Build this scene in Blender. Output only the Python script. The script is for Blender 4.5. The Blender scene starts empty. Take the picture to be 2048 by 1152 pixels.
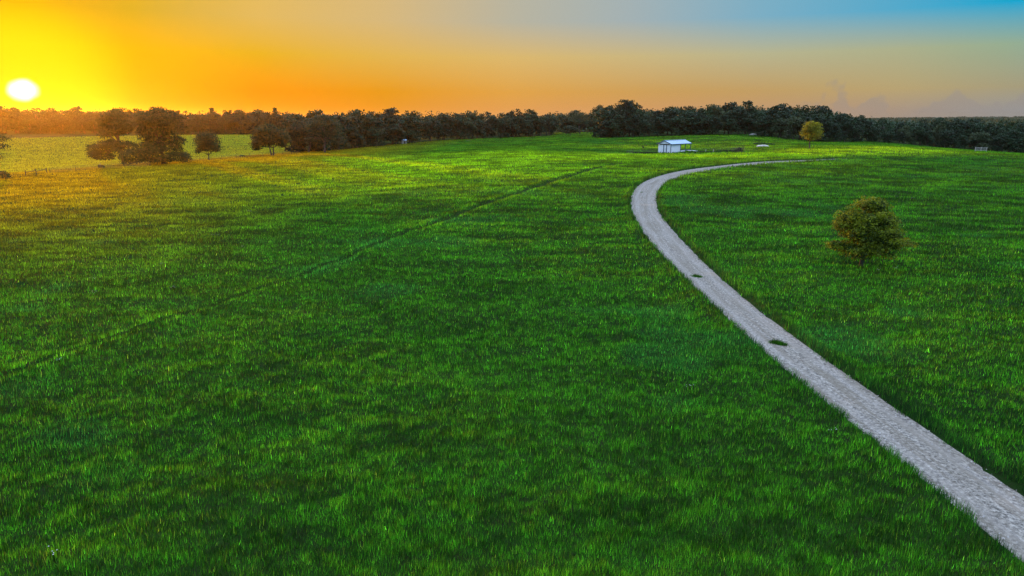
import bpy, math, random
import numpy as np
from mathutils import Vector, Matrix
S = bpy.context.scene
COL = S.collection
rng = np.random.default_rng(7)
random.seed(7)

# ------------------------------------------------------------------ camera
F, PITCH, CH = 1365.0, math.radians(14.0), 12.0
CP, SP = math.cos(PITCH), math.sin(PITCH)
cam_d = bpy.data.cameras.new('camera')
cam_d.sensor_width = 36.0
cam_d.lens = 36.0 * F / 2048.0
cam_d.clip_start, cam_d.clip_end = 0.2, 20000
cam = bpy.data.objects.new('camera', cam_d)
COL.objects.link(cam)
cam.location = (0, 0, CH)
cam.rotation_euler = (math.pi / 2 - PITCH, 0, 0)
S.camera = cam
S.render.resolution_x, S.render.resolution_y = 1024, 576


def ray(px, py):
    dx = (np.asarray(px, float) - 1024) / F
    dy = (576 - np.asarray(py, float)) / F
    return dx, CP + dy * SP, -SP + dy * CP


# ------------------------------------------------------------------ sun
sx_, sy_, sz_ = ray(47, 180)
SUN_AZ = math.atan2(float(sx_), float(sy_))
SUN_EL_VIS = math.atan2(float(sz_), math.hypot(float(sx_), float(sy_)))
SUN_EL = math.radians(3.6)
sun_d = bpy.data.lights.new('sun', 'SUN')
sun_d.energy = 5.0
sun_d.angle = math.radians(1.6)
sun_d.color = (1.0, 0.36, 0.02)
sun = bpy.data.objects.new('sun', sun_d)
COL.objects.link(sun)
sdir = Vector((math.sin(SUN_AZ) * math.cos(SUN_EL), math.cos(SUN_AZ) * math.cos(SUN_EL), math.sin(SUN_EL)))
sun.rotation_euler = sdir.to_track_quat('Z', 'Y').to_euler()
sun.location = sdir * 500

# ------------------------------------------------------------------ exposure
S.view_settings.view_transform = 'Standard'
S.view_settings.look = 'None'
S.view_settings.exposure = 0.0
S.view_settings.gamma = 1.0
S.cycles.volume_bounces = 0
S.cycles.use_denoising = True
S.cycles.denoiser = 'OPENIMAGEDENOISE'
S.cycles.denoising_input_passes = 'RGB_ALBEDO_NORMAL'
S.cycles.denoising_prefilter = 'NONE'
S.cycles.max_bounces = 8
S.cycles.transparent_max_bounces = 8


def lin(c):
    return tuple(((v / 255) / 12.92 if v / 255 <= 0.04045 else ((v / 255 + 0.055) / 1.055) ** 2.4) for v in c)


class NT:
    """small node helper"""
    def __init__(s, tree):
        s.t = tree
        tree.nodes.clear()

    def n(s, typ, ins=None, **kw):
        nd = s.t.nodes.new(typ)
        for k, v in kw.items():
            setattr(nd, k, v)
        if ins:
            for k, v in ins.items():
                sock = nd.inputs[k]
                if hasattr(v, 'is_output'):
                    s.t.links.new(v, sock)
                else:
                    sock.default_value = v
        return nd

    def m(s, op, a, b=0.0, c=0.0, clamp=False):
        nd = s.t.nodes.new('ShaderNodeMath')
        nd.operation = op
        nd.use_clamp = clamp
        for i, v in enumerate((a, b, c)):
            if hasattr(v, 'is_output'):
                s.t.links.new(v, nd.inputs[i])
            else:
                nd.inputs[i].default_value = v
        return nd.outputs[0]

    def mix(s, f, a, b, typ='MIX'):
        nd = s.t.nodes.new('ShaderNodeMix')
        nd.data_type = 'RGBA'
        nd.blend_type = typ
        for sock, v in ((nd.inputs[0], f), (nd.inputs[6], a), (nd.inputs[7], b)):
            if hasattr(v, 'is_output'):
                s.t.links.new(v, sock)
            elif sock.type == 'RGBA':
                sock.default_value = (*v[:3], 1)
            else:
                sock.default_value = v
        return nd.outputs[2]

    def ramp(s, f, pts, interp='LINEAR'):
        nd = s.t.nodes.new('ShaderNodeValToRGB')
        cr = nd.color_ramp
        cr.interpolation = interp
        while len(cr.elements) < len(pts):
            cr.elements.new(0.5)
        for e, (p, c) in zip(cr.elements, sorted(pts, key=lambda q: q[0])):
            e.position = p
            e.color = (*c[:3], 1)
        s.t.links.new(f, nd.inputs[0])
        return nd.outputs[0]

    def rng(s, v, a, b, c=0.0, d=1.0, smooth=False):
        nd = s.t.nodes.new('ShaderNodeMapRange')
        nd.interpolation_type = 'SMOOTHSTEP' if smooth else 'LINEAR'
        s.t.links.new(v, nd.inputs[0])
        for i, x in enumerate((a, b, c, d)):
            nd.inputs[i + 1].default_value = x
        return nd.outputs[0]


# ------------------------------------------------------------------ sky
world = bpy.data.worlds.new('World')
S.world = world
world.use_nodes = True
W = NT(world.node_tree)
geo = W.n('ShaderNodeTexCoord')
sep = W.n('ShaderNodeSeparateXYZ', {0: geo.outputs['Generated']})
X, Yw, Z = sep.outputs
el = W.m('MULTIPLY', W.m('ARCSINE', Z), 57.29578)
hl = W.m('SQRT', W.m('ADD', W.m('MULTIPLY', X, X), W.m('MULTIPLY', Yw, Yw)))
hl = W.m('MAXIMUM', hl, 1e-4)
shx, shy = math.sin(SUN_AZ), math.cos(SUN_AZ)
dot = W.m('DIVIDE', W.m('ADD', W.m('MULTIPLY', X, shx), W.m('MULTIPLY', Yw, shy)), hl)
daz = W.m('DIVIDE', W.m('ARCCOSINE', W.m('MINIMUM', W.m('MAXIMUM', dot, -1.0), 1.0)), math.pi)


def upos(px, py):
    x, y, z = ray(px, py)
    return abs(math.atan2(float(x), float(y)) - SUN_AZ) / math.pi


rows = [
    (0.5, 228, [(47, (255, 185, 0)), (260, (250, 160, 0)), (515, (248, 148, 0)), (770, (230, 148, 28)), (1024, (226, 158, 82)),
                (1345, (208, 154, 100)), (1600, (188, 150, 115)), (1810, (168, 148, 132)), (2040, (152, 150, 150))]),
    (2.0, 190, [(47, (255, 215, 0)), (130, (255, 208, 0)), (260, (250, 178, 0)), (515, (250, 150, 0)), (770, (232, 154, 15)),
                (1024, (225, 163, 70)), (1345, (202, 158, 90)), (1510, (195, 158, 98)), (1810, (184, 163, 115)), (2040, (166, 156, 124))]),
    (4.7, 105, [(47, (255, 222, 0)), (130, (255, 212, 0)), (260, (250, 184, 0)), (520, (232, 178, 32)), (1024, (219, 184, 110)),
                (1520, (184, 180, 142)), (1800, (172, 176, 140)), (2020, (150, 173, 145)), (2200, (130, 170, 165))]),
    (7.3, 10, [(47, (232, 172, 0)), (260, (212, 172, 36)), (515, (225, 185, 95)), (770, (214, 184, 125)), (1024, (184, 180, 160)),
               (1270, (162, 177, 180)), (1520, (124, 174, 196)), (2020, (15, 166, 208)), (2300, (20, 160, 205))]),
]
elr = W.m('ADD', el, 0.0)
acc = None
prev = None
for e0, py, pts in rows:
    cr = W.ramp(daz, [(upos(px, py), lin(c)) for px, c in pts])
    if acc is None:
        acc = cr
    else:
        acc = W.mix(W.rng(elr, prev, e0), acc, cr)
    prev = e0
# faint far clouds low on the right-hand horizon
nz = W.n('ShaderNodeTexNoise', {'Scale': 1.0, 'Detail': 2.5, 'Roughness': 0.45,
         'Vector': W.n('ShaderNodeCombineXYZ', {0: W.m('MULTIPLY', daz, 110.0), 1: W.m('MULTIPLY', el, 0.55), 2: 3.3}).outputs[0]})
ctop = W.m('MULTIPLY', W.m('SUBTRACT', nz.outputs[0], 0.40), 9.0)
cl = W.rng(W.m('SUBTRACT', ctop, el), -0.2, 0.5, 0, 1, True)
cl = W.m('MULTIPLY', cl, W.rng(daz, 0.305, 0.335, 0, 1, True))
cl = W.m('MULTIPLY', cl, W.rng(el, 0.1, 1.0, 0.35, 1.0))
acc = W.mix(W.m('MULTIPLY', cl, 0.42), acc, lin((150, 142, 142)))
# yellow glow and the white sun
sdv = Vector((math.sin(SUN_AZ) * math.cos(SUN_EL_VIS), math.cos(SUN_AZ) * math.cos(SUN_EL_VIS), math.sin(SUN_EL_VIS)))
gl_d = W.n('ShaderNodeVectorMath', {0: geo.outputs['Generated'], 1: tuple(sdv)}, operation='DOT_PRODUCT').outputs['Value']
ang = W.m('MULTIPLY', W.m('ARCCOSINE', W.m('MINIMUM', gl_d, 1.0)), 57.29578)
ev = W.m('SUBTRACT', el, math.degrees(SUN_EL_VIS))
oval = W.m('SQRT', W.m('ADD', W.m('MULTIPLY', ang, ang), W.m('MULTIPLY', W.m('MULTIPLY', ev, ev), 0.3)))
acc = W.mix(W.rng(ang, 7.5, 1.5, 0, 0.9, True), acc, lin((255, 224, 0)))
wob = W.n('ShaderNodeTexNoise', {'Scale': 45.0, 'Detail': 1.0, 'Vector': geo.outputs['Generated']})
acc = W.mix(W.rng(W.m('ADD', oval, W.m('MULTIPLY', wob.outputs[0], 0.5)), 1.28, 0.66, 0, 1, True), acc, (1.9, 1.8, 1.5))
# the unseen upper dome: Nishita sky plus an added flat blue fill
sky = W.n('ShaderNodeTexSky')
sky.sky_type = 'NISHITA'
sky.sun_disc = False
sky.sun_elevation = SUN_EL
sky.sun_rotation = SUN_AZ
sky.altitude = 100
sky.air_density = 1.2
SKY_GAIN = 0.15
dome = W.mix(1.0, W.n('ShaderNodeVectorMath', {0: sky.outputs[0], 1: (SKY_GAIN,) * 3}, operation='MULTIPLY').outputs[0], (1.15, 1.40, 2.05), 'ADD')
acc = W.mix(W.rng(el, 9.5, 32.0, 0, 1, True), acc, dome)
# below the horizon
acc = W.mix(W.rng(el, -0.3, -4.0), acc, (0.05, 0.09, 0.03))
bg = W.n('ShaderNodeBackground', {0: acc, 1: 1.0})
wo = W.n('ShaderNodeOutputWorld', {0: bg.outputs[0]})

# ------------------------------------------------------------------ noise helpers
_perm = np.random.default_rng(3).random(65536)


def vnoise(x, y, seed=0):
    xi, yi = np.floor(x).astype(np.int64), np.floor(y).astype(np.int64)
    xf, yf = x - xi, y - yi
    u, v = xf * xf * (3 - 2 * xf), yf * yf * (3 - 2 * yf)

    def h(a, b):
        return _perm[((a * 73856093) ^ (b * 19349663) ^ (seed * 83492791)) & 65535]
    return (h(xi, yi) * (1 - u) + h(xi + 1, yi) * u) * (1 - v) + (h(xi, yi + 1) * (1 - u) + h(xi + 1, yi + 1) * u) * v


def fbm(x, y, o=3, seed=0):
    r, a, t = 0, 1.0, 0
    for k in range(o):
        r = r + a * vnoise(x * 2 ** k + 17.3 * k, y * 2 ** k - 9.1 * k, seed + k)
        t += a
        a *= 0.5
    return r / t


# ------------------------------------------------------------------ terrain
def zat(py, Y):
    _, b, c = ray(1024, py)
    return CH + Y * float(c) / float(b)


CT = []   # (px, Y, z)
for px in (-500, -200, 0, 200, 400, 700, 1024, 1400, 1700, 2048, 2300, 2600):
    CT += [(px, 12, 0.0), (px, 30, 0.0), (px, 60, 0.05)]
for px, Y, py in [
    (0, 100, 401), (0, 125, 370), (0, 148, 352), (0, 220, 316), (0, 300, 288), (0, 400, 268), (0, 600, 257),
    (-300, 125, 372), (-300, 400, 268), (-300, 148, 354),
    (200, 100, 398), (200, 140, 352), (200, 166, 336), (200, 290, 291), (200, 400, 268), (200, 600, 256),
    (400, 100, 396), (400, 160, 333), (400, 196, 321), (400, 300, 286), (400, 400, 269), (400, 600, 256),
    (560, 100, 394), (560, 165, 325), (560, 200, 314), (560, 222, 310), (560, 300, 286), (560, 400, 270),
    (700, 100, 392), (700, 150, 333), (700, 180, 313), (700, 215, 306), (700, 258, 299), (700, 400, 274),
    (850, 100, 390), (850, 140, 338), (850, 175, 314), (850, 220, 300), (850, 305, 285), (850, 400, 274),
    (1000, 100, 389), (1000, 140, 334), (1000, 180, 306), (1000, 230, 295), (1000, 362, 276), (1000, 500, 262),
    (1150, 100, 388), (1150, 145, 327), (1150, 190, 303), (1150, 240, 290), (1150, 380, 271), (1150, 430, 265),
    (1350, 100, 386), (1350, 150, 325), (1350, 190, 306), (1350, 220, 292), (1350, 286, 272), (1350, 400, 263),
    (1500, 100, 387), (1500, 150, 323), (1500, 185, 303), (1500, 215, 290), (1500, 289, 271), (1500, 400, 264),
    (1620, 100, 388), (1620, 158, 318), (1620, 188, 298), (1620, 215, 292), (1620, 252, 285), (1620, 400, 275),
    (1750, 100, 390), (1750, 160, 318), (1750, 196, 295), (1750, 245, 289), (1750, 320, 282),
    (1900, 100, 392), (1900, 160, 322), (1900, 195, 301), (1900, 240, 300), (1900, 300, 300),
    (2048, 100, 395), (2048, 150, 333), (2048, 180, 311), (2048, 230, 312), (2048, 300, 308),
    (2300, 100, 398), (2300, 180, 320), (2300, 300, 315),
]:
    CT.append((px, Y, zat(py, Y)))
for px in (-500, 0, 500, 1000, 1500, 2048, 2500):
    CT += [(px, 900, -3.0), (px, 1600, -6.0), (px, 3000, -6.0)]
CT += [(-500, 400, 1.5), (-500, 150, 0)]


def uv_of(x, y):
    a = np.arctan2(x, y)
    r = np.hypot(x, y)
    return a * 2.2, np.log(np.maximum(r, 4.0))


_ca = np.array([((p - 1024) / F * Y / 1.0, Y, z) for p, Y, z in CT])
_cx = _ca[:, 0] / 1.0
_cu, _cv = uv_of(_cx, _ca[:, 1])


def _k(r2):
    return 0.5 * r2 * np.log(r2 + 1e-9)


_A = _k((_cu[:, None] - _cu) ** 2 + (_cv[:, None] - _cv) ** 2) + np.eye(len(_cu)) * 2e-3
_P = np.c_[np.ones(len(_cu)), _cu, _cv]
_M = np.block([[_A, _P], [_P.T, np.zeros((3, 3))]])
_w = np.linalg.solve(_M, np.r_[_ca[:, 2], 0, 0, 0])


def terrain_base(x, y):
    x = np.atleast_1d(np.asarray(x, float))
    y = np.atleast_1d(np.asarray(y, float))
    out = np.empty(x.shape)
    xf, yf, of = x.ravel(), y.ravel(), out.ravel()
    for i in range(0, xf.size, 60000):
        u, v = uv_of(xf[i:i + 60000], yf[i:i + 60000])
        u = np.clip(u, -1.9, 1.9)
        r2 = (u[:, None] - _cu) ** 2 + (v[:, None] - _cv) ** 2
        of[i:i + 60000] = _k(r2) @ _w[:-3] + _w[-3] + _w[-2] * u + _w[-1] * v
    r = np.hypot(x, y)
    z = of.reshape(x.shape)
    a = np.arctan2(x, y)
    front = 1 / (1 + np.exp((np.abs(a) - 0.95) * 12))
    z = z * front
    z = np.where(r > 1500, -5 + (z + 5) * np.clip(1 - (r - 1500) / 800, 0, 1), z)
    # far blue ridge
    rid = np.exp(-((r - 3600) / 900) ** 2) * (10 + 4 * np.sin(a * 9 + 0.6) + 4 * vnoise(x / 500, y / 500, 5))
    rid2 = np.exp(-((r - 1900) / 450) ** 2) * (4 + 4 * vnoise(x / 260, y / 260, 9)) * (a > 0.3)
    return z + rid + rid2


def bumps(x, y):
    r = np.hypot(x, y)
    f = np.clip(1.2 - r / 450, 0, 1)
    return f * ((fbm(x / 9, y / 9, 2, 21) - 0.5) * 0.28 + (fbm(x / 1.1, y / 0.8, 2, 31) - 0.5) * 0.15 + (fbm(x / 4.5, y / 2.5, 2, 33) - 0.5) * 0.34)


# ---- pixel -> ground on the smooth terrain
def gp(px, py):
    dx, b, c = ray(px, py)
    dx, b, c = float(dx), float(b), float(c)
    Ys = np.exp(np.linspace(math.log(12), math.log(900), 700))
    zz = terrain_base(Ys * dx / b, Ys)
    h = CH + Ys * c / b - zz
    i = np.argmax(h < 0)
    if h[i] >= 0:
        i = len(Ys) - 1
    t = h[i - 1] / (h[i - 1] - h[i] + 1e-9)
    Y = Ys[i - 1] + t * (Ys[i] - Ys[i - 1])
    return float(Y * dx / b), float(Y), float(zz[i - 1] + t * (zz[i] - zz[i - 1]))


def at(px, Y):
    x = (px - 1024) / F * Y / 1.0
    # horizontal position of a pixel column near the horizon at depth Y
    x = x / float(ray(px, 300)[1])
    return x, Y, float(terrain_base(x, Y)[0])


# ---- the road edges and the old wheel rut, read off the photograph once and kept as ground coordinates
L_px = [(2110, 1150), (2048, 1098), (1946, 1020), (1856, 941), (1730, 860), (1644, 797), (1531, 702), (1450, 628), (1403, 584), (1367, 553), (1335, 520),
        (1299, 482), (1273, 446), (1261, 412), (1262, 385), (1284, 363), (1317, 351), (1361, 340), (1416, 332.5), (1473, 326), (1538, 321.6), (1643, 317.5), (1690, 316.5)]
R_px = [(2180, 1105), (2048, 996), (1924, 915), (1838, 850), (1730, 769), (1630, 704), (1491, 599), (1434, 546), (1398, 515), (1346, 458),
        (1317, 424), (1312, 399), (1319, 374), (1348, 357), (1382, 347.5), (1434, 339), (1499, 331.5), (1565, 325.3), (1669, 318.3), (1705, 317.3)]


def dens(pts, n):
    P = np.array(pts, float)
    d = np.r_[0, np.cumsum(np.hypot(*(np.diff(P, axis=0).T)))]
    t = np.linspace(0, d[-1], n)
    return np.c_[np.interp(t, d, P[:, 0]), np.interp(t, d, P[:, 1])]


def smooth(P, k=3, it=2):
    for _ in range(it):
        Q = P.copy()
        Q[1:-1] = (P[:-2] + 2 * P[1:-1] + P[2:]) / 4
        P = Q
    return P


Lg = np.array([gp(*p)[:2] for p in L_px])
Rg = np.array([gp(*p)[:2] for p in R_px])
Lg = np.vstack([Lg[0] + (Lg[0] - Lg[2]) / np.linalg.norm(Lg[0] - Lg[2]) * 22, Lg])
Rg = np.vstack([Rg[0] + (Rg[0] - Rg[2]) / np.linalg.norm(Rg[0] - Rg[2]) * 22, Rg])
NR = 560
# centre line = midpoints of nearest right edge for a dense left edge, width from the photograph (about 3.3 m)
Ld = smooth(dens(Lg, NR), it=60)
Rd = smooth(dens(Rg, NR), it=60)
near = np.argmin(((Ld[:, None] - Rd[None]) ** 2).sum(2), axis=1)
RC = smooth(dens((Ld + Rd[near]) / 2, NR), it=80)
wd = np.interp(np.linspace(0, 1, NR), np.linspace(0, 1, len(near)), np.hypot(*(Ld - Rd[near]).T))
k = np.ones(61) / 61
wd = np.convolve(np.pad(wd, 30, mode='edge'), k, 'valid')
wd = np.clip(wd * 0.95, 2.5, 4.2)
tg = np.gradient(RC, axis=0)
tg /= np.linalg.norm(tg, axis=1)[:, None]
nr = np.c_[-tg[:, 1], tg[:, 0]]     # towards the left-hand edge


def polyline_dist(x, y, P):
    """unsigned distance, index of nearest vertex, signed side"""
    out = np.full(x.shape, 1e9)
    idx = np.zeros(x.shape, int)
    for i in range(0, x.size, 20000):
        d = (x[i:i + 20000, None] - P[:, 0]) ** 2 + (y[i:i + 20000, None] - P[:, 1]) ** 2
        j = d.argmin(1)
        idx[i:i + 20000] = j
        out[i:i + 20000] = np.sqrt(d[np.arange(len(j)), j])
    return out, idx


rut_px = [(1245, 327), (1190, 338), (1130, 355), (1050, 381), (960, 413), (870, 447), (760, 485), (690, 517), (600, 552), (500, 590), (400, 622), (300, 655), (150, 707), (0, 760), (-150, 812)]
RUT = smooth(dens([gp(*p)[:2] for p in rut_px], 500), it=40)


def road_frac(x, y, margin=12):
    """lateral distance to the road centre divided by half width, only evaluated near the road"""
    out = np.full(x.shape, 99.0)
    bb = (x > RC[:, 0].min() - margin) & (x < RC[:, 0].max() + margin) & (y > RC[:, 1].min() - margin) & (y < RC[:, 1].max() + margin)
    if bb.any():
        d, j = polyline_dist(x[bb], y[bb], RC)
        out[bb] = d - wd[j] / 2
    return out


def rut_d(x, y):
    out = np.full(x.shape, 99.0)
    bb = (x > RUT[:, 0].min() - 6) & (x < RUT[:, 0].max() + 6) & (y > RUT[:, 1].min() - 6) & (y < RUT[:, 1].max() + 6)
    if bb.any():
        d, j = polyline_dist(x[bb], y[bb], RUT)
        fade = np.clip(1.0 - (j / 500 - 0.25) * 1.1, 0.34, 1)
        out[bb] = d / fade
    return out


def terrain(x, y, rf=None):
    x = np.atleast_1d(np.asarray(x, float))
    y = np.atleast_1d(np.asarray(y, float))
    z = terrain_base(x, y)
    if rf is None:
        rf = road_frac(x, y)
    z = z + bumps(x, y) * np.clip(rf / 1.2, 0, 1)
    # the road bed lies a little lower than the turf, the rut is a shallow groove
    z = z - 0.12 * np.clip(1 - rf / 0.35, 0, 1) + 0.12 * np.exp(-((rf - 0.75) / 0.4) ** 2)
    rd = rut_d(x, y)
    z = z - 0.32 * np.exp(-(rd / 0.62) ** 2) + 0.10 * np.exp(-((rd - 1.4) / 0.5) ** 2)
    return z


# ------------------------------------------------------------------ object helpers
def tag(o, label=None, cat=None, group=None, kind=None):
    if label:
        o['label'] = label
    if cat:
        o['category'] = cat
    if group:
        o['group'] = group
    if kind:
        o['kind'] = kind
    return o


def empty(name, loc, rz=0.0, label=None, cat=None, group=None):
    o = bpy.data.objects.new(name, None)
    o.empty_display_size = 0.3
    COL.objects.link(o)
    o.location = loc
    o.rotation_euler = (0, 0, rz)
    return tag(o, label, cat, group)


def link(name, me, mat=None, parent=None, loc=None):
    if mat is not None and not me.materials:
        me.materials.append(mat)
    o = bpy.data.objects.new(name, me)
    COL.objects.link(o)
    if parent:
        o.parent = parent
    if loc is not None:
        o.location = loc
    return o


def mesh_np(name, V, Fc, col=None, smooth_=False):
    """V (n,3), Fc (m,k) with constant k"""
    me = bpy.data.meshes.new(name)
    V = np.ascontiguousarray(V, np.float32)
    Fc = np.ascontiguousarray(Fc, np.int32)
    m, k = Fc.shape
    me.vertices.add(len(V))
    me.vertices.foreach_set('co', V.ravel())
    me.loops.add(m * k)
    me.loops.foreach_set('vertex_index', Fc.ravel())
    me.polygons.add(m)
    me.polygons.foreach_set('loop_start', np.arange(0, m * k, k, dtype=np.int32))
    me.polygons.foreach_set('loop_total', np.full(m, k, np.int32))
    if smooth_:
        me.polygons.foreach_set('use_smooth', np.ones(m, bool))
    me.update(calc_edges=True)
    if col is not None:
        a = me.attributes.new('tone', 'FLOAT_COLOR', 'POINT')
        c = np.ones((len(V), 4), np.float32)
        c[:, :col.shape[1]] = col
        a.data.foreach_set('color', c.ravel())
    me.validate()
    return me


class MB:
    """collects boxes, tubes and quads into one mesh"""
    def __init__(s):
        s.v, s.f = [], []

    def add(s, vs, fs):
        b = len(s.v)
        s.v += [tuple(p) for p in vs]
        s.f += [tuple(b + i for i in f) for f in fs]
        return s

    def box(s, c, size, rz=0.0, bev=0.0):
        hx, hy, hz = (d / 2 for d in size)
        M = Matrix.Translation(c) @ Matrix.Rotation(rz, 4, 'Z')
        vs = [M @ Vector((x * hx, y * hy, z * hz)) for x in (-1, 1) for y in (-1, 1) for z in (-1, 1)]
        return s.add(vs, [(0, 1, 3, 2), (4, 6, 7, 5), (0, 4, 5, 1), (2, 3, 7, 6), (0, 2, 6, 4), (1, 5, 7, 3)])

    def tube(s, pts, rad, n=7, cap=True):
        pts = [Vector(p) for p in pts]
        if not hasattr(rad, '__len__'):
            rad = [rad] * len(pts)
        b = len(s.v)
        up = Vector((0.31, 0.17, 1)).normalized()
        for i, p in enumerate(pts):
            d = (pts[min(i + 1, len(pts) - 1)] - pts[max(i - 1, 0)])
            d = d.normalized() if d.length > 1e-6 else Vector((0, 0, 1))
            a = d.cross(up if abs(d.dot(up)) < 0.95 else Vector((1, 0, 0))).normalized()
            c = d.cross(a)
            for q in range(n):
                t = 2 * math.pi * q / n
                s.v.append(tuple(p + (a * math.cos(t) + c * math.sin(t)) * rad[i]))
        for i in range(len(pts) - 1):
            for q in range(n):
                s.f.append((b + i * n + q, b + i * n + (q + 1) % n, b + (i + 1) * n + (q + 1) % n, b + (i + 1) * n + q))
        if cap:
            s.f.append(tuple(b + q for q in range(n))[::-1])
            s.f.append(tuple(b + (len(pts) - 1) * n + q for q in range(n)))
        return s

    def mesh(s, name, smooth_=False):
        me = bpy.data.meshes.new(name)
        me.from_pydata(s.v, [], s.f)
        if smooth_:
            me.polygons.foreach_set('use_smooth', np.ones(len(me.polygons), bool))
        me.update()
        return me

    def build(s, name, mat, parent=None, loc=None, smooth_=False):
        return link(name, s.mesh(name, smooth_), mat, parent, loc)


# ------------------------------------------------------------------ materials
def newmat(name):
    m = bpy.data.materials.new(name)
    m.use_nodes = True
    return m, NT(m.node_tree)


def leafmat(name, c1, c2, trans=0.45, tcol=(1.25, 1.1, 0.5), rough=0.6, objvar=True, spec=0.25):
    m, N = newmat(name)
    at_ = N.n('ShaderNodeAttribute', attribute_name='tone')
    r = N.n('ShaderNodeSeparateColor', {0: at_.outputs['Color']})
    f = r.outputs[0]
    if objvar:
        oi = N.n('ShaderNodeObjectInfo')
        f = N.m('ADD', N.m('MULTIPLY', f, 0.6), N.m('MULTIPLY', oi.outputs['Random'], 0.4))
    c = N.mix(f, c1, c2)
    p = N.n('ShaderNodeBsdfPrincipled', {'Base Color': c, 'Roughness': rough, 'Specular IOR Level': spec})
    t = N.n('ShaderNodeBsdfTranslucent', {0: N.mix(1.0, c, tcol, 'MULTIPLY')})
    mx = N.n('ShaderNodeMixShader', {0: trans, 1: p.outputs[0], 2: t.outputs[0]})
    N.n('ShaderNodeOutputMaterial', {0: mx.outputs[0]})
    return m


def simplemat(name, c, rough=0.7, metal=0.0, var=0.15, scale=8.0, bump=0.0, spec=0.4):
    m, N = newmat(name)
    tc = N.n('ShaderNodeTexCoord')
    nz = N.n('ShaderNodeTexNoise', {'Vector': tc.outputs['Object'], 'Scale': scale, 'Detail': 5.0, 'Roughness': 0.6})
    lo = tuple(v * (1 - var) for v in c)
    hi = tuple(min(1, v * (1 + var)) for v in c)
    col = N.mix(N.rng(nz.outputs[0], 0.3, 0.7), lo, hi)
    ins = {'Base Color': col, 'Roughness': rough, 'Metallic': metal, 'Specular IOR Level': spec}
    if bump:
        ins['Normal'] = N.n('ShaderNodeBump', {'Height': nz.outputs[0], 'Strength': bump, 'Distance': 0.05}).outputs[0]
    p = N.n('ShaderNodeBsdfPrincipled', ins)
    N.n('ShaderNodeOutputMaterial', {0: p.outputs[0]})
    return m


M = {}
M['bark'] = simplemat('bark', (0.075, 0.06, 0.048), 0.9, var=0.45, scale=5, bump=0.6)
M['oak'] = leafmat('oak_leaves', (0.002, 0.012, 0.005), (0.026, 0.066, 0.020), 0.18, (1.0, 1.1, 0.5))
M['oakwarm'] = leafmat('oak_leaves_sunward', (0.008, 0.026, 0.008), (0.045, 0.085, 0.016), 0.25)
M['pale'] = leafmat('pale_leaves', (0.022, 0.045, 0.018), (0.075, 0.105, 0.045), 0.30)
M['yellow'] = leafmat('yellow_leaves', (0.08, 0.10, 0.008), (0.40, 0.40, 0.025), 0.45, objvar=False)
M['young'] = leafmat('young_oak_leaves', (0.008, 0.036, 0.005), (0.24, 0.31, 0.012), 0.42, objvar=False)
M['grass'] = None
m, N = newmat('grass_blades')
at_ = N.n('ShaderNodeAttribute', attribute_name='tone')
p = N.n('ShaderNodeBsdfPrincipled', {'Base Color': at_.outputs['Color'], 'Roughness': 0.55, 'Specular IOR Level': 0.12})
t = N.n('ShaderNodeBsdfTranslucent', {0: N.mix(1.0, at_.outputs['Color'], (1.5, 1.15, 0.45), 'MULTIPLY')})
mx = N.n('ShaderNodeMixShader', {0: 0.5, 1: p.outputs[0], 2: t.outputs[0]})
N.n('ShaderNodeOutputMaterial', {0: mx.outputs[0]})
M['grass'] = m

m, N = newmat('turf_ground')
g = N.n('ShaderNodeNewGeometry')
n1 = N.n('ShaderNodeTexNoise', {'Vector': g.outputs['Position'], 'Scale': 0.06, 'Detail': 4.0})
n2 = N.n('ShaderNodeTexNoise', {'Vector': g.outputs['Position'], 'Scale': 1.7, 'Detail': 6.0, 'Roughness': 0.7})
c = N.mix(N.rng(n1.outputs[0], 0.35, 0.65), (0.008, 0.030, 0.004), (0.018, 0.055, 0.006))
c = N.mix(N.rng(n2.outputs[0], 0.45, 0.75), c, (0.018, 0.018, 0.008))
bp = N.n('ShaderNodeBump', {'Height': n2.outputs[0], 'Strength': 0.8, 'Distance': 0.25})
p = N.n('ShaderNodeBsdfPrincipled', {'Base Color': c, 'Roughness': 0.95, 'Specular IOR Level': 0.05, 'Normal': bp.outputs[0]})
N.n('ShaderNodeOutputMaterial', {0: p.outputs[0]})
M['turf'] = m

# gravel: lat attribute runs -1..1 across the road
m, N = newmat('crushed_limestone')
g = N.n('ShaderNodeNewGeometry')
la = N.n('ShaderNodeAttribute', attribute_name='tone')
lat = N.n('ShaderNodeSeparateColor', {0: la.outputs['Color']}).outputs[0]
along = N.n('ShaderNodeSeparateColor', {0: la.outputs['Color']}).outputs[1]
n1 = N.n('ShaderNodeTexNoise', {'Vector': g.outputs['Position'], 'Scale': 7.0, 'Detail': 8.0, 'Roughness': 0.8})
vo = N.n('ShaderNodeTexVoronoi', {'Vector': g.outputs['Position'], 'Scale': 16.0})
n3 = N.n('ShaderNodeTexNoise', {'Vector': g.outputs['Position'], 'Scale': 0.35, 'Detail': 4.0})
st = N.n('ShaderNodeTexNoise', {'Vector': N.n('ShaderNodeCombineXYZ', {0: N.m('MULTIPLY', lat, 11.0), 1: N.m('MULTIPLY', along, 30.0), 2: 0.0}).outputs[0], 'Scale': 1.0, 'Detail': 5.0, 'Roughness': 0.6})
c = N.mix(N.rng(n1.outputs[0], 0.40, 0.62), (0.06, 0.054, 0.044), (0.52, 0.48, 0.40))
c = N.mix(N.m('MULTIPLY', N.rng(st.outputs[0], 0.42, 0.6), 0.75), c, (0.19, 0.165, 0.12))
c = N.mix(N.m('MULTIPLY', N.rng(n3.outputs[0], 0.6, 0.75), 0.4), c, (0.42, 0.33, 0.24))
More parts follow.
